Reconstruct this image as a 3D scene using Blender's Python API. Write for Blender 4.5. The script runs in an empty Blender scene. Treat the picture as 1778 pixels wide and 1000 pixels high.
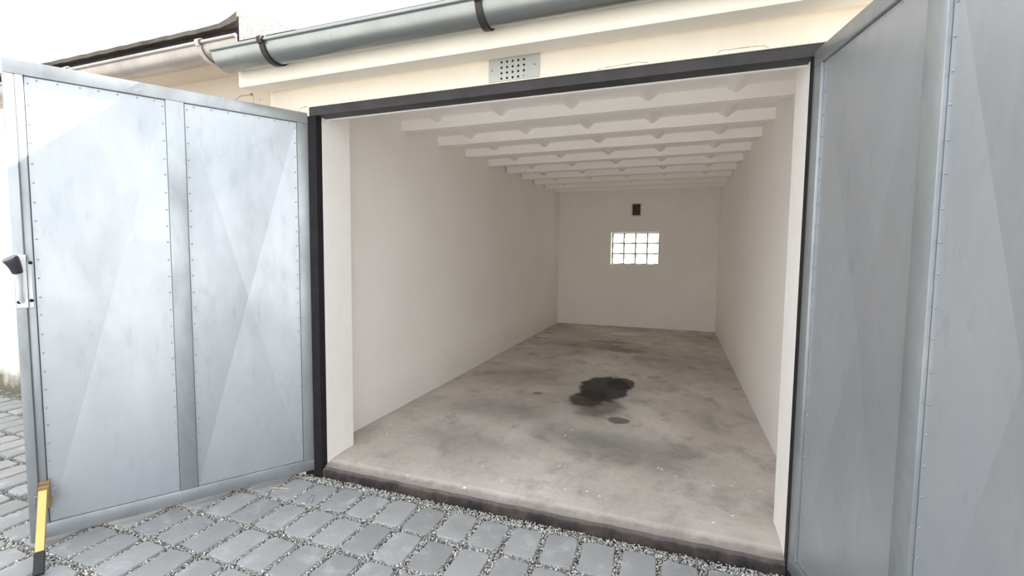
import bpy, bmesh, math, random
import numpy as np
from mathutils import Vector, Matrix

random.seed(7)
rng = np.random.default_rng(7)
S = bpy.context.scene
C = S.collection
PI = math.pi

# ------------------------------------------------------------------ camera
yaw, pitch, roll = -0.3467, -0.0683, 0.0107
f = Vector((math.sin(yaw)*math.cos(pitch), math.cos(yaw)*math.cos(pitch), math.sin(pitch)))
r = Vector((math.cos(yaw), -math.sin(yaw), 0))
u = r.cross(f)
r2 = r*math.cos(roll) + u*math.sin(roll)
u2 = -r*math.sin(roll) + u*math.cos(roll)
cam_d = bpy.data.cameras.new('camera')
cam_d.sensor_width = 36
cam_d.lens = 797.14/1778*36
cam_d.clip_start = 0.02
cam = bpy.data.objects.new('camera', cam_d)
C.objects.link(cam)
cam.matrix_world = Matrix(((r2.x, u2.x, -f.x, 1.9525), (r2.y, u2.y, -f.y, -2.133), (r2.z, u2.z, -f.z, 1.2491), (0, 0, 0, 1)))
S.camera = cam

# ------------------------------------------------------------------ sky, sun, exposure
W = bpy.data.worlds.new('sky')
S.world = W
W.use_nodes = True
bgn = W.node_tree.nodes['Background']
bgn.inputs['Color'].default_value = (0.94, 0.97, 1.0, 1)
bgn.inputs['Strength'].default_value = 2.1
sun_d = bpy.data.lights.new('sun', 'SUN')
sun_d.energy = 19.0
sun_d.color = (1.0, 0.93, 0.82)
sun_d.angle = math.radians(0.6)
sun = bpy.data.objects.new('sun', sun_d)
C.objects.link(sun)
sun.rotation_euler = Vector((1.0, 1.0, 1.109)).to_track_quat('Z', 'Y').to_euler()
sun.location = (8, 8, 9)
S.view_settings.view_transform = 'Standard'
S.view_settings.look = 'None'
S.view_settings.gamma = 1
S.view_settings.exposure = 0.25
S.view_settings.use_curve_mapping = False
S.cycles.max_bounces = 24
S.cycles.diffuse_bounces = 20
S.cycles.transparent_max_bounces = 12

# ------------------------------------------------------------------ node helpers
class NT:
    def __init__(s, name):
        s.m = bpy.data.materials.new(name)
        s.m.use_nodes = True
        s.t = s.m.node_tree
        s.p = s.t.nodes['Principled BSDF']
    def n(s, typ, **kw):
        x = s.t.nodes.new(typ)
        for k, v in kw.items():
            setattr(x, k, v)
        return x
    def put(s, sock, v):
        if isinstance(v, bpy.types.NodeSocket):
            s.t.links.new(v, sock)
        elif isinstance(v, (tuple, list)) and len(v) == 3 and sock.type == 'RGBA':
            sock.default_value = (*v, 1)
        else:
            sock.default_value = v
    def pos(s):
        return s.n('ShaderNodeNewGeometry').outputs['Position']
    def obj(s):
        return s.n('ShaderNodeTexCoord').outputs['Object']
    def map(s, v, scale=(1, 1, 1), loc=(0, 0, 0)):
        x = s.n('ShaderNodeMapping')
        s.put(x.inputs['Vector'], v)
        x.inputs['Scale'].default_value = scale
        x.inputs['Location'].default_value = loc
        return x.outputs[0]
    def noise(s, v, scale, detail=4, rough=0.55, dist=0.0, col=False):
        x = s.n('ShaderNodeTexNoise')
        s.put(x.inputs['Vector'], v)
        x.inputs['Scale'].default_value = scale
        x.inputs['Detail'].default_value = detail
        x.inputs['Roughness'].default_value = rough
        x.inputs['Distortion'].default_value = dist
        return x.outputs['Color' if col else 'Fac']
    def ramp(s, v, a, b, lo=0.0, hi=1.0):
        x = s.n('ShaderNodeMapRange')
        s.put(x.inputs['Value'], v)
        x.inputs['From Min'].default_value = a
        x.inputs['From Max'].default_value = b
        x.inputs['To Min'].default_value = lo
        x.inputs['To Max'].default_value = hi
        return x.outputs[0]
    def mix(s, fac, a, b, mode='MIX'):
        x = s.n('ShaderNodeMix', data_type='RGBA', blend_type=mode)
        s.put(x.inputs[0], fac)
        s.put(x.inputs[6], a)
        s.put(x.inputs[7], b)
        return x.outputs[2]
    def math(s, op, a, b=None):
        x = s.n('ShaderNodeMath', operation=op)
        s.put(x.inputs[0], a)
        if b is not None:
            s.put(x.inputs[1], b)
        return x.outputs[0]
    def sep(s, v):
        x = s.n('ShaderNodeSeparateXYZ')
        s.put(x.inputs[0], v)
        return x.outputs
    def rand(s):
        return s.n('ShaderNodeObjectInfo').outputs['Random']
    def bump(s, h, strength=0.2, dist=0.01):
        x = s.n('ShaderNodeBump')
        s.put(x.inputs['Height'], h)
        x.inputs['Strength'].default_value = strength
        x.inputs['Distance'].default_value = dist
        s.t.links.new(x.outputs[0], s.p.inputs['Normal'])
    def set(s, color=None, rough=None, metal=None, spec=None):
        if color is not None:
            s.put(s.p.inputs['Base Color'], color)
        if rough is not None:
            s.put(s.p.inputs['Roughness'], rough)
        if metal is not None:
            s.put(s.p.inputs['Metallic'], metal)
        if spec is not None:
            s.put(s.p.inputs['Specular IOR Level'], spec)
        return s.m
    def blob(s, p, cx, cy, rx, ry, wob, wscale, soft):
        """1 inside an ellipse on the floor with a ragged edge"""
        x, y, z = s.sep(p)
        dx = s.math('DIVIDE', s.math('SUBTRACT', x, cx), rx)
        dy = s.math('DIVIDE', s.math('SUBTRACT', y, cy), ry)
        d = s.math('SQRT', s.math('ADD', s.math('MULTIPLY', dx, dx), s.math('MULTIPLY', dy, dy)))
        n = s.noise(p, wscale, 5, 0.6)
        d = s.math('ADD', d, s.math('MULTIPLY', s.math('SUBTRACT', n, 0.5), wob))
        return s.ramp(d, 1.0+soft, 1.0-soft)

def plaster(name, col, var, bump=0.15, scale=60):
    k = NT(name)
    p = k.pos()
    c = k.mix(k.ramp(k.noise(p, 1.7, 5, 0.6), 0.35, 0.7), col, var)
    c = k.mix(k.ramp(k.noise(p, 14, 3), 0.4, 0.75, 0, 0.25), c, tuple(x*0.9 for x in var))
    h = k.math('ADD', k.noise(p, scale, 4, 0.6), k.math('MULTIPLY', k.noise(p, 6, 2), 1.5))
    k.bump(h, bump, 0.01)
    return k.set(c, 0.92, 0, 0.2)

M = {}
M['facade'] = plaster('facade_plaster', (0.90, 0.84, 0.73), (0.87, 0.80, 0.69))
M['wall'] = plaster('interior_plaster', (0.925, 0.893, 0.858), (0.89, 0.855, 0.818))
M['neighbour'] = plaster('neighbour_plaster', (0.72, 0.63, 0.52), (0.66, 0.57, 0.47))

k = NT('side_wall_plaster')
p = k.pos()
z = k.sep(p)[2]
c = k.mix(k.ramp(k.noise(p, 1.4, 5, 0.6), 0.35, 0.7), (0.925, 0.893, 0.858), (0.89, 0.855, 0.818))
low = k.ramp(k.math('ADD', z, k.math('MULTIPLY', k.noise(p, 1.1, 4), 0.55)), 0.62, 0.30)
c = k.mix(k.math('MULTIPLY', low, 0.30), c, (0.60, 0.58, 0.57))
k.bump(k.math('ADD', k.noise(p, 55, 4, 0.6), k.math('MULTIPLY', k.noise(p, 5, 2), 1.5)), 0.15, 0.01)
M['side'] = k.set(c, 0.92, 0, 0.2)

k = NT('ceiling_paint')
p = k.pos()
c = k.mix(k.ramp(k.noise(p, 3, 4), 0.4, 0.7), (0.93, 0.90, 0.875), (0.90, 0.87, 0.845))
k.bump(k.noise(p, 40, 3), 0.12, 0.008)
M['ceiling'] = k.set(c, 0.92, 0, 0.2)

k = NT('stucco')
p = k.pos()
k.bump(k.noise(p, 70, 5, 0.7), 1.0, 0.03)
c = k.mix(k.ramp(k.noise(p, 90, 3, 0.7), 0.55, 0.72), (0.92, 0.90, 0.87), (0.62, 0.58, 0.56))
M['stucco'] = k.set(c, 0.95, 0, 0.2)

k = NT('old_recessed_wall')
p = k.pos()
z = k.sep(p)[2]
low = k.ramp(k.math('ADD', z, k.math('MULTIPLY', k.noise(p, 3, 5, 0.7), 0.5)), 0.38, 0.22)
c = k.mix(low, (0.84, 0.80, 0.72), (0.22, 0.19, 0.15))
k.bump(k.noise(p, 30, 4), 0.3, 0.01)
M['oldwall'] = k.set(c, 0.95, 0, 0.2)

# concrete floor with oil stains
k = NT('garage_concrete')
p = k.pos()
n1 = k.noise(k.map(p, (1.0, 0.75, 1)), 1.3, 6, 0.62, 0.3)
n2 = k.noise(k.map(p, (1.0, 0.8, 1)), 4.2, 6, 0.65, 0.4)
n3 = k.noise(p, 22, 5, 0.6)
c = k.mix(k.ramp(n1, 0.36, 0.66), (0.43, 0.39, 0.355), (0.64, 0.60, 0.56))
c = k.mix(k.ramp(n2, 0.52, 0.75, 0, 0.75), c, (0.19, 0.18, 0.175))
c = k.mix(k.ramp(n2, 0.44, 0.28, 0, 0.7), c, (0.60, 0.55, 0.51))
c = k.mix(k.ramp(n3, 0.5, 0.78, 0, 0.35), c, (0.25, 0.24, 0.235))
y = k.sep(p)[1]
front = k.ramp(k.math('ADD', y, k.math('MULTIPLY', n2, 0.35)), 0.42, 0.12)
c = k.mix(k.math('MULTIPLY', front, 0.5), c, (0.50, 0.43, 0.385))
for (cx, cy, rx, ry, wob, ws, soft, col, a) in [
        (0.95, 4.35, 0.62, 0.30, 1.2, 2.5, 0.5, (0.20, 0.14, 0.11), 0.55),
        (1.28, 4.15, 0.30, 0.14, 1.0, 4, 0.3, (0.16, 0.12, 0.10), 0.55),
        (1.05, 4.72, 0.30, 0.10, 1.0, 4, 0.3, (0.15, 0.12, 0.10), 0.55),
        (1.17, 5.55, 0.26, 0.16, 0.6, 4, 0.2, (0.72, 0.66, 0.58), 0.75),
        (1.75, 0.85, 0.42, 0.20, 1.3, 4, 0.6, (0.17, 0.165, 0.16), 0.55),
        (1.35, 1.0, 0.35, 0.14, 1.3, 4, 0.6, (0.20, 0.20, 0.20), 0.5),
        (0.62, 0.62, 0.35, 0.20, 1.3, 4, 0.6, (0.22, 0.21, 0.20), 0.5),
        (0.55, 1.3, 0.45, 0.22, 1.4, 4, 0.6, (0.24, 0.225, 0.21), 0.5),
        (0.55, 2.4, 0.5, 0.30, 1.4, 3, 0.6, (0.24, 0.22, 0.20), 0.5),
        (0.78, 1.85, 0.045, 0.04, 0.5, 9, 0.3, (0.10, 0.09, 0.08), 0.7),
        (1.36, 1.70, 0.19, 0.30, 0.9, 6, 0.25, (0.085, 0.075, 0.07), 0.7),
        (1.28, 1.9, 0.30, 0.5, 1.2, 3, 0.5, (0.14, 0.12, 0.11), 0.35),
        (1.56, 1.40, 0.085, 0.075, 0.7, 9, 0.12, (0.10, 0.088, 0.08), 0.8),
        (1.24, 1.88, 0.15, 0.27, 1.0, 6, 0.12, (0.03, 0.026, 0.024), 0.85),
        (1.46, 2.45, 0.14, 0.22, 1.0, 6, 0.08, (0.022, 0.019, 0.017), 0.9),
        (1.32, 2.24, 0.235, 0.44, 0.8, 6, 0.07, (0.022, 0.019, 0.017), 0.93)]:
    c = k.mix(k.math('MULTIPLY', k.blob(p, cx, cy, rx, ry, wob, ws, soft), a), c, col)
edge = k.ramp(k.math('ADD', y, k.math('MULTIPLY', n3, 0.06)), 0.105, 0.068)
c = k.mix(k.math('MULTIPLY', edge, 0.8), c, (0.19, 0.165, 0.15))
# splashes of white paint
v = k.n('ShaderNodeTexVoronoi')
k.put(v.inputs['Vector'], p)
v.inputs['Scale'].default_value = 11
d = k.math('ADD', v.outputs['Distance'], k.math('MULTIPLY', k.noise(p, 60, 2), 0.07))
sel = k.math('GREATER_THAN', k.sep(v.outputs['Color'])[0], 0.5)
spot = k.math('MULTIPLY', k.math('LESS_THAN', d, 0.125), sel)
near = k.ramp(y, 1.4, 1.0)
c = k.mix(k.math('MULTIPLY', k.math('MULTIPLY', spot, near), 0.9), c, (0.82, 0.81, 0.79))
k.bump(k.math('ADD', k.math('MULTIPLY', n2, 2), n3), 0.2, 0.01)
M['concrete'] = k.set(c, k.ramp(n2, 0.3, 0.7, 0.6, 0.85), 0, 0.35)

def galvanised(name, base, dark, rough=(0.34, 0.5), metal=0.85):
    k = NT(name)
    p = k.obj()
    rr = k.rand()
    off = k.n('ShaderNodeVectorMath', operation='ADD')
    k.put(off.inputs[0], p)
    cmb = k.n('ShaderNodeCombineXYZ')
    k.put(cmb.inputs[0], k.math('MULTIPLY', rr, 17.0))
    k.put(cmb.inputs[2], k.math('MULTIPLY', rr, 9.0))
    k.put(off.inputs[1], cmb.outputs[0])
    q = off.outputs[0]
    a = k.noise(k.map(q, (1.5, 1.5, 0.8)), 2.6, 5, 0.6, 0.4)
    b = k.noise(k.map(q, (2, 2, 0.6)), 13, 4, 0.6)
    c = k.mix(k.ramp(a, 0.35, 0.72), base, dark)
    c = k.mix(k.ramp(b, 0.58, 0.8, 0, 0.4), c, tuple(x*0.75 for x in dark))
    rg = k.math('ADD', k.ramp(a, 0.3, 0.7, rough[0], rough[1]), k.ramp(b, 0.3, 0.7, -0.03, 0.05))
    k.bump(k.math('ADD', a, k.math('MULTIPLY', b, 0.25)), 0.07, 0.02)
    return k.set(c, rg, metal, 0.5)
M['galv'] = galvanised('galvanised_sheet', (0.48, 0.505, 0.535), (0.41, 0.437, 0.468), (0.33, 0.45), 0.66)
M['galv_frame'] = galvanised('galvanised_tube', (0.41, 0.435, 0.45), (0.27, 0.29, 0.305), (0.3, 0.5), 0.6)
M['gutter'] = galvanised('zinc_gutter', (0.345, 0.36, 0.345), (0.285, 0.30, 0.29), (0.27, 0.38), 0.9)
M['old_gutter'] = galvanised('painted_gutter', (0.46, 0.42, 0.385), (0.36, 0.325, 0.295), (0.32, 0.45), 0.7)
M['zinc_plate'] = galvanised('zinc_plate', (0.56, 0.57, 0.54), (0.47, 0.48, 0.46), (0.5, 0.65), 0.2)

def plain(name, col, rough=0.5, metal=0.0, var=0.25, scale=12, bump=0.0):
    k = NT(name)
    p = k.obj()
    n = k.noise(p, scale, 4, 0.6)
    c = k.mix(k.ramp(n, 0.35, 0.7), col, tuple(x*(1-var) for x in col))
    if bump:
        k.bump(n, bump, 0.005)
    return k.set(c, k.ramp(n, 0.3, 0.7, rough-0.06, min(1, rough+0.08)), metal, 0.4)
M['black_paint'] = plain('black_frame_paint', (0.047, 0.044, 0.047), 0.55, 0, 0.3, 9, 0.1)
M['jamb_shaded'] = plain('shaded_jamb_paint', (0.010, 0.009, 0.012), 0.75, 0, 0.3, 9, 0.1)  # frame paint again, with the shade of the jamb's inner side put into the colour
k = NT('rusty_sill')
p = k.pos()
nz = k.sep(k.n('ShaderNodeNewGeometry').outputs['Normal'])[2]
n = k.noise(p, 9, 5, 0.65)
c = k.mix(k.ramp(n, 0.4, 0.65), (0.022, 0.019, 0.021), (0.075, 0.058, 0.05))
c = k.mix(k.ramp(k.math('ADD', nz, k.math('MULTIPLY', n, 0.6)), 0.9, 1.4, 0, 0.8), c, (0.20, 0.18, 0.165))
k.bump(k.noise(p, 35, 4), 0.4, 0.006)
M['rusty'] = k.set(c, 0.7, 0.1, 0.3)
M['crack'] = plain('plaster_crack', (0.30, 0.23, 0.16), 0.9, 0, 0.5, 60)
M['bracket'] = plain('brown_bracket', (0.05, 0.042, 0.038), 0.5, 0.3, 0.3)
M['old_bracket'] = plain('pale_bracket', (0.55, 0.5, 0.46), 0.6, 0.1, 0.3)
M['bitumen'] = plain('bitumen', (0.035, 0.029, 0.032), 0.85, 0, 0.4, 20, 0.4)
M['drip'] = plain('weathered_drip_edge', (0.12, 0.105, 0.085), 0.7, 0.1, 0.5, 6, 0.2)
M['rubber'] = plain('black_rubber', (0.02, 0.02, 0.023), 0.5)
M['grip'] = plain('dark_plastic_grip', (0.05, 0.045, 0.055), 0.35)
M['white_metal'] = plain('pale_lock_metal', (0.74, 0.75, 0.77), 0.4, 0.3, 0.1)
M['dark_hole'] = plain('dark_hole', (0.01, 0.01, 0.012), 0.8)
M['brass'] = plain('tarnished_brass', (0.42, 0.31, 0.15), 0.45, 0.6, 0.3)
M['gold'] = plain('yellow_bar', (0.78, 0.50, 0.17), 0.4, 0.25, 0.2, 6)
M['steel'] = plain('steel_wire', (0.6, 0.6, 0.6), 0.3, 0.9, 0.1)
M['brown_vent'] = plain('brown_vent_plastic', (0.13, 0.09, 0.085), 0.6, 0, 0.2)
M['vent_rim'] = plain('pale_vent_rim', (0.66, 0.62, 0.57), 0.7, 0, 0.1)
M['mortar'] = plain('joint_mortar', (0.09, 0.088, 0.085), 0.9, 0, 0.2)
M['straw'] = plain('dry_straw', (0.75, 0.62, 0.36), 0.8, 0, 0.2)
M['soil'] = plain('joint_bed', (0.20, 0.185, 0.165), 0.95, 0, 0.4, 40, 0.8)

k = NT('paver_concrete')
p = k.obj()
rr = k.rand()
c = k.mix(rr, (0.27, 0.277, 0.285), (0.35, 0.357, 0.363))
off = k.n('ShaderNodeVectorMath', operation='ADD')
k.put(off.inputs[0], k.pos())
k.put(off.inputs[1], (3.0, 1.0, 0.0))
n = k.noise(off.outputs[0], 9, 5, 0.65)
c = k.mix(k.ramp(n, 0.54, 0.72, 0, 0.6), c, (0.50, 0.515, 0.54))
c = k.mix(k.ramp(n, 0.46, 0.3, 0, 0.5), c, (0.24, 0.235, 0.225))
k.bump(k.noise(off.outputs[0], 150, 3, 0.6), 0.25, 0.004)
M['paver'] = k.set(c, 0.75, 0, 0.35)

k = NT('gravel_stones')
v = k.n('ShaderNodeTexVoronoi')
k.put(v.inputs['Vector'], k.pos())
v.inputs['Scale'].default_value = 110
g = k.sep(v.outputs['Color'])[0]
c = k.mix(g, (0.20, 0.195, 0.185), (0.85, 0.84, 0.80))
M['gravel'] = k.set(c, 0.8, 0, 0.4)

k = NT('yard_paving')
p = k.pos()
b = k.n('ShaderNodeTexBrick', offset=0.0)
k.put(b.inputs['Vector'], p)
b.inputs['Color1'].default_value = (0.34, 0.345, 0.35, 1)
b.inputs['Color2'].default_value = (0.40, 0.41, 0.42, 1)
b.inputs['Mortar'].default_value = (0.28, 0.27, 0.25, 1)
b.inputs['Scale'].default_value = 1
b.inputs['Mortar Size'].default_value = 0.011
b.inputs['Brick Width'].default_value = 0.174
b.inputs['Row Height'].default_value = 0.24
M['yard'] = k.set(b.outputs[0], 0.9, 0, 0.3)

# frosted glass block: scatters the daylight behind it
k = NT('glass_block')
tl = k.n('ShaderNodeBsdfTranslucent')
pg = k.obj()
k.put(tl.inputs[0], k.mix(k.ramp(k.noise(k.n('ShaderNodeNewGeometry').outputs['Position'], 5.5, 3), 0.45, 0.8), (0.90, 0.95, 0.91), (0.42, 0.50, 0.42)))
gl = k.n('ShaderNodeBsdfGlossy')
gl.inputs['Roughness'].default_value = 0.15
m2 = k.n('ShaderNodeMixShader')
m2.inputs[0].default_value = 0.06
L = k.t.links
L.new(tl.outputs[0], m2.inputs[1]); L.new(gl.outputs[0], m2.inputs[2])
L.new(m2.outputs[0], k.t.nodes['Material Output'].inputs['Surface'])
M['glass'] = k.m

# ------------------------------------------------------------------ mesh helpers
class MB:
    def __init__(s):
        s.v, s.f, s.mi = [], [], []
    def add(s, vs, fs, mi=0):
        o = len(s.v)
        s.v += [tuple(x) for x in vs]
        s.f += [tuple(i+o for i in q) for q in fs]
        s.mi += [mi]*len(fs)
        return s
    def box(s, x0, x1, y0, y1, z0, z1, mi=0, c=0.0):
        """box with optional chamfer c on its long edges"""
        if c <= 0:
            vs = [(x0, y0, z0), (x1, y0, z0), (x1, y1, z0), (x0, y1, z0), (x0, y0, z1), (x1, y0, z1), (x1, y1, z1), (x0, y1, z1)]
            return s.add(vs, [(0, 3, 2, 1), (4, 5, 6, 7), (0, 1, 5, 4), (1, 2, 6, 5), (2, 3, 7, 6), (3, 0, 4, 7)], mi)
        bm = bmesh.new()
        bmesh.ops.create_cube(bm, size=1)
        bmesh.ops.scale(bm, vec=(abs(x1-x0), abs(y1-y0), abs(z1-z0)), verts=bm.verts)
        bmesh.ops.translate(bm, vec=((x0+x1)/2, (y0+y1)/2, (z0+z1)/2), verts=bm.verts)
        bmesh.ops.bevel(bm, geom=bm.edges[:], offset=c, segments=2, affect='EDGES', profile=0.5)
        bm.verts.index_update()
        s.add([v.co[:] for v in bm.verts], [[v.index for v in q.verts] for q in bm.faces], mi)
        bm.free()
        return s
    def prism(s, prof, axis, a, b, mi=0):
        """closed profile extruded along an axis from a to b"""
        n = len(prof)
        def P(q, t):
            return {'x': (t, q[0], q[1]), 'y': (q[0], t, q[1]), 'z': (q[0], q[1], t)}[axis]
        vs = [P(q, a) for q in prof] + [P(q, b) for q in prof]
        fs = [tuple(range(n))[::-1], tuple(range(n, 2*n))]
        fs += [(i, (i+1) % n, n+(i+1) % n, n+i) for i in range(n)]
        return s.add(vs, fs, mi)
    def tube(s, pts, rad, n=8, mi=0, cap=True):
        pts = [Vector(q) for q in pts]
        rr = rad if isinstance(rad, (list, tuple)) else [rad]*len(pts)
        o, vs, fs = 0, [], []
        ref = Vector((0, 0, 1))
        for i, q in enumerate(pts):
            d = (pts[min(i+1, len(pts)-1)] - pts[max(i-1, 0)]).normalized()
            if abs(d.dot(ref)) > 0.95:
                a = d.cross(Vector((1, 0, 0))).normalized()
            else:
                a = d.cross(ref).normalized()
            b = d.cross(a)
            if i and vs:
                pa = prev
                a = (pa - d*pa.dot(d)).normalized()
                b = d.cross(a)
            prev = a
            for j in range(n):
                t = 2*PI*j/n
                vs.append(q + (a*math.cos(t) + b*math.sin(t))*rr[i])
        for i in range(len(pts)-1):
            for j in range(n):
                fs.append((i*n+j, i*n+(j+1) % n, (i+1)*n+(j+1) % n, (i+1)*n+j))
        if cap:
            fs.append(tuple(range(n))[::-1])
            fs.append(tuple(range((len(pts)-1)*n, len(pts)*n)))
        return s.add(vs, fs, mi)
    def dome(s, c, nrm, rad, h, n=6):
        nrm = Vector(nrm).normalized()
        a = nrm.orthogonal().normalized()
        b = nrm.cross(a)
        c = Vector(c)
        vs = [c + (a*math.cos(2*PI*j/n)+b*math.sin(2*PI*j/n))*rad for j in range(n)]
        vs += [c + nrm*h*0.75 + (a*math.cos(2*PI*j/n)+b*math.sin(2*PI*j/n))*rad*0.7 for j in range(n)]
        vs.append(c + nrm*h)
        fs = [(j, (j+1) % n, n+(j+1) % n, n+j) for j in range(n)] + [(n+j, n+(j+1) % n, 2*n) for j in range(n)]
        return s.add(vs, fs)
    def build(s, name, mats, parent=None, smooth=False, fix=True):
        me = bpy.data.meshes.new(name)
        me.from_pydata(s.v, [], s.f)
        mats = mats if isinstance(mats, (list, tuple)) else [mats]
        for q in mats:
            me.materials.append(M[q] if isinstance(q, str) else q)
        if len(mats) > 1:
            me.polygons.foreach_set('material_index', s.mi)
        if fix:
            bm = bmesh.new()
            bm.from_mesh(me)
            bmesh.ops.recalc_face_normals(bm, faces=bm.faces)
            bm.to_mesh(me)
            bm.free()
        if smooth:
            me.polygons.foreach_set('use_smooth', [True]*len(me.polygons))
            me.set_sharp_from_angle(angle=math.radians(38))
        o = bpy.data.objects.new(name, me)
        C.objects.link(o)
        if parent:
            o.parent = parent
        return o

def tag(o, label=None, cat=None, group=None, kind=None):
    if label: o['label'] = label
    if cat: o['category'] = cat
    if group: o['group'] = group
    if kind: o['kind'] = kind
    return o

def empty(name, loc=(0, 0, 0), rz=0.0):
    o = bpy.data.objects.new(name, None)
    C.objects.link(o)
    o.location = loc
    o.rotation_euler = (0, 0, rz)
    o.empty_display_size = 0.1
    return o

def copy(o, parent=None, loc=None):
    c = o.copy()
    C.objects.link(c)
    if parent: c.parent = parent
    if loc is not None: c.location = loc
    return c

# ------------------------------------------------------------------ setting: dimensions
XL, XR, YB = -0.166, 2.576, 6.365       # inner faces of the garage
JL, JR = -0.018, 2.42                   # reveal faces
GZ = -0.083                             # top of the paving
zb = lambda y: 2.24 + 0.032*(y-1.1)     # underside of the ceiling beams
zc = lambda y: zb(y) + 0.078            # ceiling slabs

# garage floor slab
b = MB()
b.prism([(0.028, -0.12), (0.028, -0.032), (0.045, -0.020), (0.09, -0.008), (0.17, -0.001), (0.22, 0.0), (YB, 0.0), (YB, -0.12)], 'x', XL, XR)
b.box(XL-0.2, XL, 0.29, YB, -0.12, -0.002)
b.box(XR, XR+0.2, 0.29, YB, -0.12, -0.002)
tag(b.build('floor', 'concrete'), 'worn concrete garage floor with a black oil stain', 'floor', kind='structure')

# side walls; the left one has a slightly prouder front half
b = MB()
b.prism([(XL-0.19, 0.285), (XL, 0.285), (XL, 2.85), (XL-0.004, 3.0), (XL-0.014, 3.25), (XL-0.018, 3.45), (XL-0.02, YB+0.25), (XL-0.19, YB+0.25)], 'z', -0.10, 2.56)
tag(b.build('wall_left', 'side'), 'white plastered left wall inside the garage', 'wall', kind='structure')
b = MB().box(XR, XR+0.19, 0.285, YB+0.25, -0.10, 2.56)
tag(b.build('wall_right', 'side'), 'white plastered right wall inside the garage', 'wall', kind='structure')

# back wall with window and vent openings
WX0, WX1, WZ0, WZ1 = 0.785, 1.626, 1.132, 1.705
VX0, VX1, VZ0, VZ1 = 1.148, 1.290, 2.003, 2.207
b = MB()
y0, y1 = YB, YB+0.25
b.box(XL-0.02, XR, y0, y1, -0.10, WZ0)
b.box(XL-0.02, WX0, y0, y1, WZ0, WZ1)
b.box(WX1, XR, y0, y1, WZ0, WZ1)
b.box(XL-0.02, XR, y0, y1, WZ1, VZ0)
b.box(XL-0.02, VX0, y0, y1, VZ0, VZ1)
b.box(VX1, XR, y0, y1, VZ0, VZ1)
b.box(XL-0.02, XR, y0, y1, VZ1, 2.56)
tag(b.build('wall_back', 'wall'), 'white plastered back wall with a small glass block window', 'wall', kind='structure')

# front wall: two piers and the lintel over the doors; outer face in facade plaster
b = MB()
def wallbox(x0, x1, y0, y1, z0, z1):
    b.box(x0, x1, y0+0.004, y1, z0, z1, 1)
    b.box(x0, x1, y0, y0+0.004, z0, z1, 0)
def pier(x0, x1, xr, ye):
    b.prism([(x0, 0.0), (x1, 0.0), (xr, ye), (x0, ye)] if xr > x0 else [(x0, 0), (x1, 0), (x1, ye), (xr, ye)], 'z', -0.10, 2.30, 1)
# left pier behind the black jamb
wallbox(-0.355, -0.142, 0, 0.047, -0.10, 2.0395)
wallbox(-0.355, -0.066, 0, 0.047, 2.0397, 2.30)
b.box(-0.355, JL, 0.047, 0.285, -0.10, 2.30, 1)
# right pier
wallbox(2.463, 4.6, 0, 0.047, -0.10, 2.30)
b.box(JR, 4.6, 0.047, 0.285, -0.10, 2.30, 1)
# lintel zone
wallbox(-0.066, 2.463, 0, 0.085, 2.090, 2.30)
b.box(JL, JR, 0.085, 0.10, 2.036, 2.30, 1)
b.box(JL, JR, 0.10, 0.285, 2.262, 2.30, 1)
tag(b.build('wall_front', ['facade', 'wall']), 'cream plastered front wall around the garage opening', 'wall', kind='structure')

# ceiling slab with beams and hanging V ribs
b = MB()
b.prism([(0.285, zc(0.285)), (YB, zc(YB)), (YB, zc(YB)+0.06), (0.285, zc(0.285)+0.06)], 'x', XL, XR)
ceil = tag(b.build('ceiling', 'ceiling'), 'white ribbed ceiling of cross beams and small V ribs', 'ceiling', kind='structure')
ys = [0.50, 1.09, 1.685, 2.268, 2.88, 3.48, 4.08, 4.67, 5.28, 5.88]
bt = 0.11
def beam_mesh():
    q = MB()
    q.prism([(0.006, 0), (bt-0.006, 0), (bt, 0.008), (bt+0.006, 0.082), (-0.006, 0.082), (0, 0.008)], 'x', XL+0.001, XR-0.001)
    return q
b0 = None
for y in ys:
    if b0 is None:
        b0 = beam_mesh().build('beam', 'ceiling', ceil)
        o = b0
    else:
        o = copy(b0, ceil)
    o.location = (0, y, zb(y))
    o.rotation_euler = (math.atan(0.032), 0, 0)
r0 = None
edges = ys + [YB]
for i in range(len(edges)-1):
    ya, yb_ = edges[i]+bt, edges[i+1]
    for x in (0.17, 0.695, 1.215, 1.735, 2.252):
        if i == len(edges)-2 or r0 is None:
            q = MB()
            ln = yb_-ya
            q.prism([(-0.058, 0.0), (-0.012, -0.036), (0.012, -0.036), (0.058, 0.0), (0.058, 0.006), (-0.058, 0.006)], 'y', 0, ln-0.004)
            o = q.build('rib', 'ceiling', ceil)
            if r0 is None:
                r0, r_len = o, ln
        else:
            o = copy(r0, ceil)
            o.scale = (1, (yb_-ya)/r_len, 1)
        o.location = (x+random.uniform(-0.006, 0.006), ya+0.002, zc(ya)-0.001)
        o.rotation_euler = (math.atan(0.032), 0, 0)

# eave over the opening: coved soffit and fascia
b = MB()
b.prism([(0.0, 2.218), (-0.022, 2.196), (-0.06, 2.182), (-0.2, 2.163), (-0.205, 2.17), (-0.205, 2.395), (0.28, 2.411), (0.28, 2.305), (0.0, 2.305)], 'x', -0.355, 4.6)
tag(b.build('trim_1', 'facade'), 'cream plastered eave above the garage opening', 'eave', kind='structure')
b = MB()
b.prism([(-0.215, 2.392), (-0.215, 2.402), (YB+0.35, 2.402+0.034*6.93), (YB+0.35, 2.355+0.034*6.93), (0.29, 2.411)], 'x', -0.355, 4.6)
tag(b.build('roof', 'bitumen'), 'dark flat roof over the open garage', 'roof', kind='structure')

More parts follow.
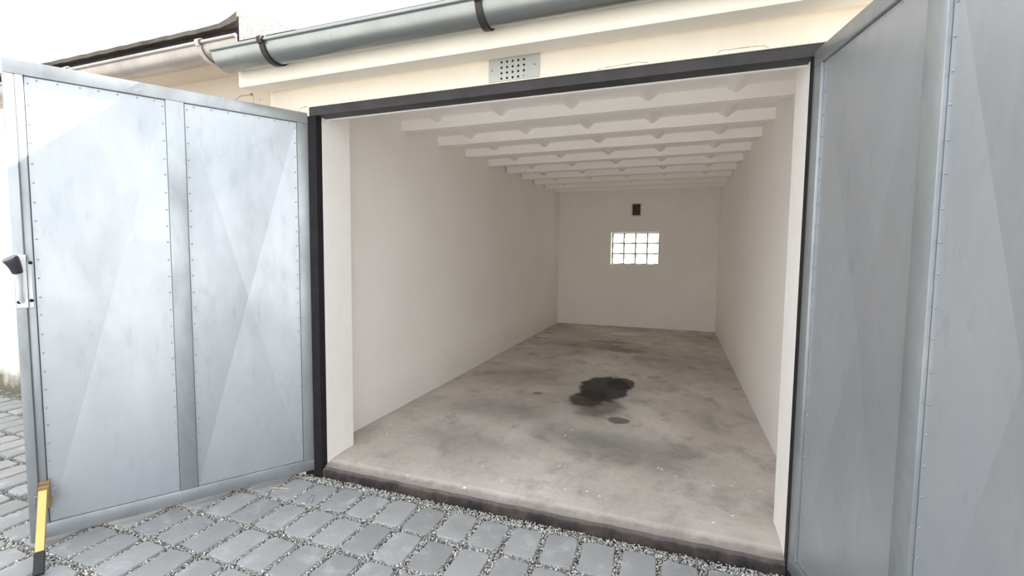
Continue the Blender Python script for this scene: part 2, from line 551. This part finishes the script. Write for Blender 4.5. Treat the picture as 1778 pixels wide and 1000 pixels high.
# black steel door frame
fr = empty('trim_2')
tag(fr, 'black painted steel frame around the garage opening', 'door frame', kind='structure')
MB().prism([(0.0, 2.040), (0.0, 2.084), (0.004, 2.088), (0.082, 2.088), (0.082, 2.040)], 'x', -0.064, 2.461).build('lintel', 'black_paint', fr)
MB().prism([(-0.14, 0.0), (-0.02, 0.0), (JL-0.001, 0.004), (JL-0.001, 0.045), (-0.14, 0.045)], 'z', GZ-0.02, 2.0395).build('jamb', 'jamb_shaded', fr)
MB().prism([(2.461, 0.0), (2.424, 0.0), (JR+0.001, 0.004), (JR+0.001, 0.045), (2.461, 0.045)], 'z', GZ-0.02, 2.0395).build('jamb', 'jamb_shaded', fr)
# steel sill
b = MB()
prof = [(0.0, -0.12), (0.0, -0.056), (0.002, -0.048), (0.006, -0.041), (0.014, -0.036), (0.027, -0.033), (0.027, -0.12)]
N = 60
vs = []
for i in range(N+1):
    x = -0.016 + (2.419+0.016)*i/N
    w = 0.004*math.sin(i*1.7)+0.003*math.sin(i*0.6+1)
    for (yy, zz) in prof:
        vs.append((x, yy + (w*0.5 if zz > -0.1 and yy < 0.02 else 0), zz + (w*0.5 if zz > -0.1 else 0)))
n = len(prof)
fs = [(i*n+j, i*n+(j+1) % n, (i+1)*n+(j+1) % n, (i+1)*n+j) for i in range(N) for j in range(n)]
fs += [tuple(range(n)), tuple(range(N*n, N*n+n))]
b.add(vs, fs)
tag(b.build('trim_3', 'rusty', smooth=True), 'rusty dark steel sill along the floor edge', 'sill', kind='structure')

# glass block window in the back wall
win = empty('window_1', ((WX0+WX1)/2, YB+0.20, WZ0))
tag(win, 'small window of twelve glass blocks in the back wall', 'window', kind='structure')
ox, oy, oz = win.location
b = MB()
gx0, bw = 0.797, 0.2055
gz0, bh = WZ0+0.006, 0.188
yg0, yg1 = YB+0.17, YB+0.24
for i in range(5):
    x = gx0+bw*i
    w = 0.0085 if 0 < i < 4 else 0.008
    b.box(x-w-ox, x+w-ox, yg0+0.006-oy, yg1-0.006-oy, WZ0+0.001-oz, WZ1-0.001-oz)
for j in range(4):
    zz = gz0+bh*j
    b.box(gx0-ox, gx0+4*bw-ox, yg0+0.008-oy, yg1-0.008-oy, zz-0.0075-oz, zz+0.0075-oz)
b.box(WX0+0.001-ox, gx0-0.008-ox, yg0+0.006-oy, yg1-0.006-oy, WZ0+0.001-oz, WZ1-0.001-oz)
b.build('joint_grid', 'mortar', win)
gb = None
for i in range(4):
    for j in range(3):
        cx, cz = gx0+bw*(i+0.5)-ox, gz0+bh*(j+0.5)-oz
        if gb is None:
            gb = MB().box(-bw/2+0.0085, bw/2-0.0085, yg0-oy, yg1-oy, -bh/2+0.0075, bh/2-0.0075, c=0.012)
            gb.f = [q for q in gb.f if not all(gb.v[t][1] > yg1-oy-1e-4 for t in q)]   # cast shell, open at the back
            gb.mi = [0]*len(gb.f)
            gb = gb.build('glass_block', 'glass', win, smooth=True)
            o = gb
        else:
            o = copy(gb, win)
        o.location = (cx, 0, cz)

# ------------------------------------------------------------------ neighbours
b = MB().prism([(0.0, -0.12), (0.0, 2.33), (-0.19, 2.335), (-0.19, 2.374), (0.0, 2.374), (0.0, 2.403), (6.6, 2.403), (6.6, -0.12)], 'x', -2.95, -0.357)
tag(b.build('wall_neighbour', 'neighbour'), 'cream wall of the neighbouring garage behind the left door', 'wall', kind='structure')
b = MB().box(-8.0, -2.952, 0.36, 0.6, -0.12, 2.6)
tag(b.build('wall_neighbour_recessed', 'oldwall'), 'pale set back wall with grimy foot at the far left', 'wall', kind='structure')

rf = empty('roof_neighbour', (-1.6, -0.2, 2.4))
tag(rf, 'dark felt roof edge of the neighbouring garage on the left', 'roof', kind='structure')
b = MB()
b.prism([(-0.185, 2.375), (-0.185, 2.488), (-0.03, 2.506), (6.6, 2.73), (6.6, 2.405), (0.0, 2.405), (0.0, 2.375)], 'x', -2.95+1.6, -0.362+1.6)
b.v = [(x, y+0.2, z-2.4) for x, y, z in b.v]
b.build('felt', 'bitumen', rf)
# drip edge strip, rising in a flare against the stucco upstand
N = 40
vs, fs = [], []
for i in range(N+1):
    x = -2.95+(2.95-0.335)*i/N
    t = max(0.0, (x+0.56)/0.225)
    rise = 0.045*t**2.2
    wv = 0.002*math.sin(i*2.1)
    pr = [(-0.225, 2.484+rise*0.5), (-0.225, 2.508+rise), (-0.213, 2.516+rise), (-0.02, 2.524+rise*0.9), (-0.02, 2.507), (-0.19, 2.490)]
    vs += [(x+1.6, yy+0.2, zz+wv-2.4) for yy, zz in pr]
n = 6
fs = [(i*n+j, i*n+(j+1) % n, (i+1)*n+(j+1) % n, (i+1)*n+j) for i in range(N) for j in range(n)]
fs += [tuple(range(n)), tuple(range(N*n, N*n+n))]
MB().add(vs, fs).build('drip_edge', 'drip', rf)
# stucco upstand between the two roofs
b = MB().prism([(-0.332, 2.404), (-0.332, 2.535), (-0.27, 2.53), (0.02, 2.43), (0.06, 2.404)], 'y', -0.215, 1.2)
tag(b.build('trim_4', 'stucco'), 'rough white stucco upstand between the two garage roofs', 'upstand', kind='structure')

def gutter(name, x0, x1, cy, cz, rad, mat, sag=0.0):
    """half round gutter with a rolled front bead"""
    root = empty(name, ((x0+x1)/2, cy, cz))
    mx = (x0+x1)/2
    n, N = 20, 24
    vs, fs = [], []
    for i in range(N+1):
        x = x0+(x1-x0)*i/N-mx
        for j in range(n+1):
            t = PI+PI*j/n
            vs.append((x, rad*math.cos(t), rad*math.sin(t)))
        for j in range(n+1):
            t = 2*PI-PI*j/n
            vs.append((x, (rad-0.0025)*math.cos(t), (rad-0.0025)*math.sin(t)))
    k_ = 2*(n+1)
    for i in range(N):
        for j in range(k_):
            fs.append((i*k_+j, i*k_+(j+1) % k_, (i+1)*k_+(j+1) % k_, (i+1)*k_+j))
    for i in (0, N):
        for j in range(n):
            fs.append((i*k_+j, i*k_+j+1, i*k_+k_-2-j, i*k_+k_-1-j))
    MB().add(vs, fs).build('trough', mat, root, smooth=True)
    MB().tube([(x0-mx, -rad-0.004, 0.004), (0, -rad-0.004, 0.004), (x1-mx, -rad-0.004, 0.004)], 0.0095, 10).build('bead', mat, root, smooth=True)
    return root
def bracket(root, x, rad, mat, w=0.028, tmax=PI*1.98, name='bracket'):
    """flat strap hugging the trough, hooked over the bead"""
    mx = root.location.x
    n = 22
    vs, fs = [], []
    path = [(-rad+0.012, 0.020), (-rad-0.004, 0.021), (-rad-0.017, 0.012), (-rad-0.018, 0.0), (-rad-0.011, -0.012)]
    for j in range(n+1):
        t = PI+0.17+(tmax-PI-0.17)*j/n
        path.append(((rad+0.0035)*math.cos(t), (rad+0.0035)*math.sin(t)))
    m = len(path)
    th = 0.005
    for k2, (yy, zz) in enumerate(path):
        pa, pb = path[max(k2-1, 0)], path[min(k2+1, m-1)]
        d = Vector((pb[0]-pa[0], pb[1]-pa[1])).normalized()
        nn = Vector((d.y, -d.x))
        if nn.dot(Vector((yy, zz))) < 0: nn = -nn
        for dx in (-w/2, w/2):
            vs.append((x-mx+dx, yy, zz))
            vs.append((x-mx+dx, yy+nn.x*th, zz+nn.y*th))
    for k2 in range(m-1):
        a = k2*4
        fs += [(a, a+2, a+6, a+4), (a+1, a+3, a+7, a+5), (a, a+1, a+5, a+4), (a+2, a+3, a+7, a+6)]
    fs += [(0, 1, 3, 2), ((m-1)*4, (m-1)*4+1, (m-1)*4+3, (m-1)*4+2)]
    return MB().add(vs, fs).build(name, mat, root, smooth=True)

gt = gutter('gutter', -0.352, 4.6, -0.285, 2.292, 0.079, 'gutter')
tag(gt, 'grey zinc half round gutter with brown brackets above the open garage', 'gutter', 'roof gutters')
for x in (-0.005, 1.155, 2.3, 3.5):
    bracket(gt, x, 0.079, 'bracket')
gn = gutter('gutter', -2.95, -0.20, -0.272, 2.352, 0.071, 'old_gutter')
tag(gn, 'pale weathered gutter of the neighbouring garage, ending inside the zinc gutter', 'gutter', 'roof gutters')
for x in (-0.46, -1.6, -2.7):
    bracket(gn, x, 0.071, 'old_bracket', 0.026)

# perforated vent plate on the facade
vt = empty('vent_plate', (1.18, 0.0, 2.095))
tag(vt, 'small perforated zinc vent plate above the black lintel', 'vent')
px, pz0, pz1 = 0.129, 0.0, 0.109
cxs = [-0.062+0.0285*i for i in range(5)]
czs = [0.012+0.0255*j for j in range(4)]
hr = 0.0062
bm = bmesh.new()
gx = [-px] + [v for c_ in cxs for v in (c_-0.0115, c_+0.0115)] + [px]
gz = [pz0] + [v for c_ in czs for v in (c_-0.0115, c_+0.0115)] + [pz1]
b = MB()
nh = 8
for i in range(len(gx)-1):
    for j in range(len(gz)-1):
        xa, xb, za, zb_ = gx[i], gx[i+1], gz[j], gz[j+1]
        if i % 2 == 1 and j % 2 == 1:
            cx, cz = (xa+xb)/2, (za+zb_)/2
            blocked = (i//2 == 4 and j//2 == 0)
            ring, sq, back = [], [], []
            for q in range(nh):
                t = 2*PI*(q+0.5)/nh
                ring.append((cx+hr*math.cos(t), -0.006, cz+hr*math.sin(t)))
                back.append((cx+hr*math.cos(t), -0.001, cz+hr*math.sin(t)))
                ss = 1/max(abs(math.cos(t)), abs(math.sin(t)))
                sq.append((cx+0.0115*ss*math.cos(t), -0.006, cz+0.0115*ss*math.sin(t)))
            b.add(ring+sq, [(q, (q+1) % nh, nh+(q+1) % nh, nh+q) for q in range(nh)])
            # corners of the cell
            for q, (ux, uz) in zip((0, 2, 4, 6), ((xb, zb_), (xa, zb_), (xa, za), (xb, za))):
                b.add([sq[q], sq[(q+1) % nh], (ux, -0.006, uz)], [(0, 1, 2)])
            b.add(ring+back, [(q, (q+1) % nh, nh+(q+1) % nh, nh+q) for q in range(nh)])
            b.add(back, [tuple(range(nh))], 0 if blocked else 1)
        else:
            b.add([(xa, -0.006, za), (xb, -0.006, za), (xb, -0.006, zb_), (xa, -0.006, zb_)], [(0, 1, 2, 3)])
b.add([(-px, -0.006, pz0), (-px, 0, pz0), (-px, 0, pz1), (-px, -0.006, pz1)], [(0, 1, 2, 3)])
b.add([(px, -0.006, pz0), (px, 0, pz0), (px, 0, pz1), (px, -0.006, pz1)], [(0, 1, 2, 3)])
b.add([(-px, -0.006, pz1), (px, -0.006, pz1), (px, -0.0005, pz1+0.003), (-px, -0.0005, pz1+0.003)], [(0, 1, 2, 3)])
b.add([(-px, -0.006, pz0), (px, -0.006, pz0), (px, 0, pz0), (-px, 0, pz0)], [(0, 1, 2, 3)])
b.build('plate', ['zinc_plate', 'dark_hole'], vt)
for (x, z_) in ((-0.111, 0.054), (0.106, 0.058)):
    MB().dome((x, -0.006, z_), (0, -1, 0), 0.0045, 0.003, 8).build('screw', 'brass', vt)

# brown vent in the back wall
bv = empty('wall_vent', ((VX0+VX1)/2, YB, VZ0))
tag(bv, 'small brown louvred vent above the glass block window', 'vent')
hw, hh = (VX1-VX0)/2, VZ1-VZ0
b = MB()
e = 0.014
b.box(-hw-e, -hw+0.004, -0.006, 0.03, -e, hh+e)
b.box(hw-0.004, hw+e, -0.006, 0.03, -e, hh+e)
b.box(-hw+0.004, hw-0.004, -0.006, 0.03, -e, 0.004)
b.box(-hw+0.004, hw-0.004, -0.006, 0.03, hh-0.004, hh+e)
b.build('rim', 'vent_rim', bv)
MB().box(-hw+0.004, hw-0.004, 0.022, 0.03, 0.004, hh-0.004).build('backing', 'brown_vent', bv)
sl = None
for j in range(8):
    z_ = 0.016+j*(hh-0.02)/8
    if sl is None:
        sl = MB().prism([(0.0, 0.0), (0.004, 0.0), (0.021, 0.018), (0.017, 0.018)], 'x', -hw+0.004, hw-0.004).build('slat', 'brown_vent', bv)
        o = sl
    else:
        o = copy(sl, bv)
    o.location = (0, 0, z_)

# ------------------------------------------------------------------ door leaves
def door(name, loc, ang, sy, mid, label):
    """leaf in local x = distance from the hinge, z = height; the inner face is at y = 0 and looks along sy"""
    d = empty(name, loc, ang)
    tag(d, label, 'garage door', 'garage door leaves', kind='thing')
    wd, z0, z1 = 1.166, -0.05, 2.058
    D = -0.036*sy                     # back of the tubes
    ya, yb_ = min(0, D), max(0, D)
    tp, bt_ = 0.060, 0.068            # rail heights
    hs = 0.058
    def part(nm, x0, x1, za, zb2, mat='galv_frame', c=0.003, y_=None):
        yy = y_ or (ya, yb_)
        return MB().box(x0, x1, yy[0], yy[1], za, zb2, c=c).build(nm, mat, d, smooth=True)
    part('rail', 0.0, wd+0.034, z1-tp, z1)
    part('rail', 0.0, wd, z0, z0+bt_)
    part('stile', 0.0, hs, z0+bt_, z1-tp)
    part('stile', mid, mid+0.075, z0+bt_, z1-tp)
    part('stile', 1.140, wd, z0+bt_, z1-tp)
    # meeting strip, standing proud of the last stile
    yy = (min(D, 0.012*sy), max(D, 0.012*sy))
    part('meeting_strip', wd, wd+0.034, z0-0.004, z1-tp-0.004, y_=yy)
    # cross-broken sheets: four facets folded towards a recessed middle
    bay = ((hs+0.002, mid-0.002), (mid+0.077, 1.138))
    za, zb2 = z0+bt_+0.002, z1-tp-0.002
    rv = MB()
    for (x0, x1) in bay:
        yf, yc = -0.012*sy, -0.033*sy
        n = 14
        cx, cz = (x0+x1)/2, (za+zb2)/2
        hx_, hz_ = (x1-x0)/2, (zb2-za)/2
        vs, fs = [], []
        for i in range(2*n+1):
            for j in range(2*n+1):
                a, c_ = (i-n)/n, (j-n)/n
                m_ = max(abs(a), abs(c_))
                wob = 0.0016*math.sin(3.1*a+2.3*c_+x0*9)*math.cos(2.2*c_-1.3*a)*(1-m_)*2
                vs.append((cx+a*hx_, yc+(yf-yc)*m_+wob*sy, cz+c_*hz_))
        w_ = 2*n+1
        for i in range(2*n):
            for j in range(2*n):
                q = (i*w_+j, (i+1)*w_+j, (i+1)*w_+j+1, i*w_+j+1)
                # split each cell along the crease direction
                if (i-n+0.5)*(j-n+0.5) > 0:
                    fs += [(q[0], q[1], q[2]), (q[0], q[2], q[3])]
                else:
                    fs += [(q[0], q[1], q[3]), (q[1], q[2], q[3])]
        me = MB().add(vs, fs)
        o = me.build('sheet', 'galv', d, fix=False)
        o.data.polygons.foreach_set('use_smooth', [False]*len(o.data.polygons))
        # rivets along the edges
        nz = 24
        for j in range(nz):
            z_ = za+0.03+(zb2-za-0.06)*j/(nz-1)
            for x in (x0+0.010, x1-0.010):
                rv.dome((x, yf-0.0005*sy, z_+random.uniform(-.004, .004)), (0, sy, 0), 0.0042, 0.0042)
        nx = 7
        for j in range(nx):
            x = x0+0.04+(x1-x0-0.08)*j/(nx-1)
            for z_ in (za+0.010, zb2-0.010):
                rv.dome((x+random.uniform(-.004, .004), yf-0.0005*sy, z_), (0, sy, 0), 0.0042, 0.0042)
    tag(rv.build('rivets', 'galv_frame', d), kind='stuff')
    MB().box(0.0, wd+0.034, D-0.004*sy, D-0.0005*sy, z0, z1).build('outer_sheet', 'galv', d)
    for z_ in (0.18, 1.02, 1.86):
        MB().tube([(-0.012, D*0.5, z_-0.05), (-0.012, D*0.5, z_+0.05)], 0.011, 10).build('hinge', 'galv_frame', d, smooth=True)
    return d

al = 0.994
dl = door('garage_door_leaf', (-0.076, 0, 0), math.atan2(-math.sin(al), -math.cos(al)), 1, 0.580,
          'left galvanised steel garage door leaf with lock, standing open')
be = math.radians(11.4)
dr = door('garage_door_leaf', (2.424, 0.002, 0), -PI/2+be, -1, 0.602,
          'right galvanised steel garage door leaf, nearest the viewer')

# lock with lever on the left leaf
lk = MB().box(1.160, 1.196, 0.012, 0.0165, 1.005, 1.235, c=0.002).build('lock', 'white_metal', dl)
MB().box(1.146, 1.160, 0.0002, 0.0045, 1.005, 1.205, c=0.001).build('lock_flange', 'white_metal', lk)
MB().tube([(1.178, 0.014, 1.03), (1.180, 0.030, 1.045), (1.180, 0.040, 1.08), (1.178, 0.050, 1.12), (1.178, 0.060, 1.155), (1.179, 0.066, 1.168)],
          [0.008, 0.0095, 0.0105, 0.012, 0.0145, 0.0155], 12).build('lever', 'white_metal', lk, smooth=True)
MB().tube([(1.179, 0.063, 1.160), (1.182, 0.072, 1.180), (1.187, 0.080, 1.200), (1.193, 0.086, 1.216), (1.196, 0.088, 1.221)],
          [0.0175, 0.020, 0.0235, 0.027, 0.024], 14).build('grip', 'grip', lk, smooth=True)
for (s_, z_, y_) in ((1.149, 1.20, 0.0045), (1.152, 1.035, 0.0045), (1.188, 1.030, 0.0165)):
    MB().dome((s_, y_, z_), (0, 1, 0), 0.0075, 0.004, 10).build('bolt', 'dark_hole', lk)

# yellow prop bar hinged on the foot of the left leaf
pr = MB().box(1.130, 1.170, 0.0004, 0.006, 0.090, 0.218, c=0.002).build('prop', 'brass', dl)
MB().box(1.128, 1.163, 0.006, 0.034, 0.135, 0.205, c=0.003).build('prop_hinge', 'brass', pr)
top, foot = Vector((1.147, 0.037, 0.185)), Vector((1.136, 0.277, GZ+0.001))
ax = (foot-top).normalized()
sd = ax.cross(Vector((0, 1, 0))).normalized()
up = sd.cross(ax).normalized()
def barmesh(t0, t1, w, h):
    a, c_ = top+ax*t0, top+ax*t1
    vs = [q+sd*sx*w/2+up*sz*h/2 for q in (a, c_) for sx, sz in ((-1, -1), (1, -1), (1, 1), (-1, 1))]
    return MB().add(vs, [(0, 1, 2, 3), (7, 6, 5, 4), (0, 4, 5, 1), (1, 5, 6, 2), (2, 6, 7, 3), (3, 7, 4, 0)])
Lb = (foot-top).length
barmesh(0.0, Lb-0.10, 0.027, 0.022).build('prop_bar', 'gold', pr)
barmesh(Lb-0.101, Lb-0.012, 0.031, 0.027).build('prop_foot', 'rubber', pr)
for (sx, z_) in ((1.172, 0.128), (1.117, 0.150)):
    q = 0.014 if sx > 1.15 else -0.014
    MB().tube([(sx-q*0.6, 0.01, z_+0.028), (sx+q*0.4, 0.012, z_+0.03), (sx+q*0.6, 0.014, z_-0.018), (sx-q*0.6, 0.012, z_-0.026)], 0.0022, 6).build('wire_clip', 'steel', pr, smooth=True)

# ------------------------------------------------------------------ ground and paving
def gplane(name, x0, x1, y0, y1, z_, mat):
    return MB().add([(x0, y0, z_), (x1, y0, z_), (x1, y1, z_), (x0, y1, z_)], [(0, 1, 2, 3)]).build(name, mat)
tag(gplane('ground', -40, 40, -40, 40, -0.135, 'yard'), 'paved yard reaching beyond the laid blocks', 'ground', kind='structure')
pv = gplane('pavement', -6.0, 5.0, -4.2, 0.36, -0.118, 'soil')
tag(pv, 'grey block paving with gravel joints in front of the garage', 'paving', kind='structure')

PX, PY = 0.174, 0.240
def paver_mesh(seed, w=0.149, h=0.213, nseg=3):
    rg = random.Random(seed)
    out = []
    rad = 0.024
    for (cx, cy, a0) in ((w/2-rad, h/2-rad, 0), (-w/2+rad, h/2-rad, 90), (-w/2+rad, -h/2+rad, 180), (w/2-rad, -h/2+rad, 270)):
        for q in range(nseg):
            t = math.radians(a0+90*q/(nseg-1))
            out.append((cx+rad*math.cos(t)+rg.uniform(-.0025, .0025), cy+rad*math.sin(t)+rg.uniform(-.0025, .0025)))
    n = len(out)
    vs = [(x, y, -0.035) for x, y in out] + [(x, y, -0.007) for x, y in out] + [(x*0.955, y*0.965, -0.0015) for x, y in out] + [(x*0.84, y*0.88, 0) for x, y in out]
    fs = []
    for k2 in range(3):
        fs += [(k2*n+i, k2*n+(i+1) % n, (k2+1)*n+(i+1) % n, (k2+1)*n+i) for i in range(n)]
    fs.append(tuple(range(3*n, 4*n)))
    return vs, fs
protos = []
for sd_ in range(6):
    vs, fs = paver_mesh(sd_)
    o = MB().add(vs, fs).build('paver', 'paver', pv, smooth=True)
    protos.append(o)
cells, far = [], []
rows = [(-0.165 - PY*j) for j in range(-3, 17)]
for yc in rows:
    for i in range(-33, 29):
        xc = 0.093 + PX*i
        if yc > -0.1 and xc > -3.05: continue
        if yc > 0.26 or xc < -5.9 or xc > 4.9 or yc < -4.1: continue
        jx, jy = random.uniform(-.006, .006), random.uniform(-.006, .006)
        near = -4.6 < xc < 2.75 and yc > -1.3 and not (yc < -0.85 and xc > 1.2) and not (yc < -1.1 and xc > 0.4)
        if yc > -0.1:
            near = xc > -5
        ob = (xc+jx, yc+jy, random.uniform(-.05, .05), random.uniform(-.004, .002), random.uniform(-.012, .012), random.uniform(-.012, .012))
        (cells if near else far).append(ob)
for k2, (x, y, a, dz, t1, t2) in enumerate(cells):
    o = protos[k2] if k2 < len(protos) else copy(protos[random.randrange(6)], pv)
    o.location = (x, y, GZ+dz)
    o.rotation_euler = (t1, t2, a)
    o.scale = (random.uniform(0.95, 1.02), random.uniform(0.95, 1.02), 1)
b = MB()
vs0, fs0 = paver_mesh(40, nseg=2)
for (x, y, a, dz, t1, t2) in far:
    ca, sa = math.cos(a), math.sin(a)
    b.add([(x+px_*ca-py_*sa, y+px_*sa+py_*ca, GZ+dz+pz_) for px_, py_, pz_ in vs0], fs0)
tag(b.build('outer_pavers', 'paver', pv, fix=False), kind='stuff')

# gravel filling the joints
def gravel(n, x0, x1, y0, y1, zlo, zhi, test=True):
    P = np.column_stack([rng.uniform(x0, x1, n), rng.uniform(y0, y1, n)])
    if test:
        jx = (P[:, 0]-0.093) / PX
        jy = (P[:, 1]+0.165) / PY
        fx = np.abs(jx-np.round(jx))*PX
        fy = np.abs(jy-np.round(jy))*PY
        keep = (fx > 0.0695) | (fy > 0.101)
        P = P[keep]
    return np.column_stack([P, rng.uniform(zlo, zhi, len(P))])
pts = np.vstack([gravel(150000, -1.3, 2.5, -1.3, -0.0, -0.104, -0.088),
                 gravel(26000, -4.6, -1.3, -1.3, 0.3, -0.104, -0.090),
                 gravel(3200, -0.12, 2.43, -0.055, -0.004, -0.092, -0.080, False)])
m = len(pts)
base = np.array([(1, 0, 0), (0, 1, 0), (-1, 0, 0), (0, -1, 0), (0, 0, 1), (0, 0, -1)], float)
tri = np.array([(0, 1, 4), (1, 2, 4), (2, 3, 4), (3, 0, 4), (1, 0, 5), (2, 1, 5), (3, 2, 5), (0, 3, 5)])
sc = rng.uniform(0.0022, 0.0058, (m, 1, 1))*rng.uniform(0.6, 1.25, (m, 1, 3))
V = base[None]*sc*(1+rng.uniform(-.3, .3, (m, 6, 3)))
an = rng.uniform(0, 2*PI, m)
bn = rng.uniform(-0.9, 0.9, m)
ca, sa, cb, sb = np.cos(an), np.sin(an), np.cos(bn), np.sin(bn)
y_ = V[:, :, 1]*cb[:, None]-V[:, :, 2]*sb[:, None]
z_ = V[:, :, 1]*sb[:, None]+V[:, :, 2]*cb[:, None]
x_ = V[:, :, 0]*ca[:, None]-y_*sa[:, None]
y2 = V[:, :, 0]*sa[:, None]+y_*ca[:, None]
V = np.stack([x_, y2, z_], 2)+pts[:, None, :]
F = tri[None]+(np.arange(m)*6)[:, None, None]
me = bpy.data.meshes.new('gravel')
me.vertices.add(m*6)
me.vertices.foreach_set('co', V.reshape(-1))
nf = m*8
me.loops.add(nf*3)
me.loops.foreach_set('vertex_index', F.reshape(-1).astype(np.int32))
me.polygons.add(nf)
me.polygons.foreach_set('loop_start', np.arange(0, nf*3, 3, dtype=np.int32))
me.update(calc_edges=True)
me.materials.append(M['gravel'])
gv = bpy.data.objects.new('gravel', me)
C.objects.link(gv)
gv.parent = pv
tag(gv, kind='stuff')

# little things lying on the paving
o = MB().tube([(-0.054, 0, 0.0), (0.0, 0.003, 0.002), (0.054, -0.001, 0.0)], 0.002, 6).build('straw', 'straw')
o.location = (-0.134, -0.202, GZ+0.0025)
o.rotation_euler = (0, 0, 0.25)
tag(o, 'thin dry straw lying on a paver near the left door hinge', 'straw')
b = MB()
b.tube([(-0.012, 0.0, 0.001), (-0.012, 0.028, 0.010), (-0.008, 0.052, 0.016), (0.0, 0.060, 0.018), (0.008, 0.052, 0.016), (0.011, 0.030, 0.010), (0.014, 0.004, 0.001)], 0.0011, 5)
o = b.build('wire_loop', 'rubber', smooth=True)
o.location = (0.135, -0.268, GZ+0.001)
o.rotation_euler = (0, 0, 0.35)
tag(o, 'small bent loop of dark wire on a paver near the sill', 'wire')

# cracks in the plaster
def crack(pts, w, parent, y=-0.0008):
    q = MB()
    vs, fs = [], []
    rg = random.Random(len(pts)*7+3)
    P = []
    for a, c_ in zip(pts[:-1], pts[1:]):
        for t in range(5):
            P.append((a[0]+(c_[0]-a[0])*t/5, a[1]+(c_[1]-a[1])*t/5+rg.uniform(-.0016, .0016)))
    P.append(pts[-1])
    for x, z_ in P:
        h = w*rg.uniform(0.3, 1.0)
        vs += [(x, y, z_-h), (x, y, z_+h), (x, 0.001, z_-h), (x, 0.001, z_+h)]
    for k2 in range(len(P)-1):
        a = 4*k2
        fs += [(a, a+1, a+5, a+4), (a+1, a+3, a+7, a+5), (a, a+4, a+6, a+2)]
    return q.add(vs, fs).build('crack', 'crack', parent)
wf, wn = bpy.data.objects['wall_front'], bpy.data.objects['wall_neighbour']
crack([(-0.66, 2.180), (-0.62, 2.196), (-0.59, 2.208), (-0.53, 2.206), (-0.50, 2.210), (-0.485, 2.196)], 0.0022, wn)
crack([(-0.512, 2.200), (-0.500, 2.212), (-0.488, 2.200)], 0.007, wn)
crack([(-0.487, 2.196), (-0.484, 2.17), (-0.489, 2.150)], 0.004, wn)
crack([(-0.437, 2.172), (-0.430, 2.166)], 0.005, wn)
crack([(2.072, 2.0945), (2.085, 2.107), (2.19, 2.1075), (2.25, 2.103), (2.262, 2.095)], 0.0013, wf)
crack([(1.58, 2.096), (1.65, 2.100), (1.76, 2.103), (1.80, 2.0965)], 0.0011, wf)
crack([(-0.148, 2.060), (-0.138, 2.078), (-0.118, 2.092), (-0.078, 2.0945)], 0.0018, wf)
print('pavers', len(cells), 'far', len(far), 'gravel', m)
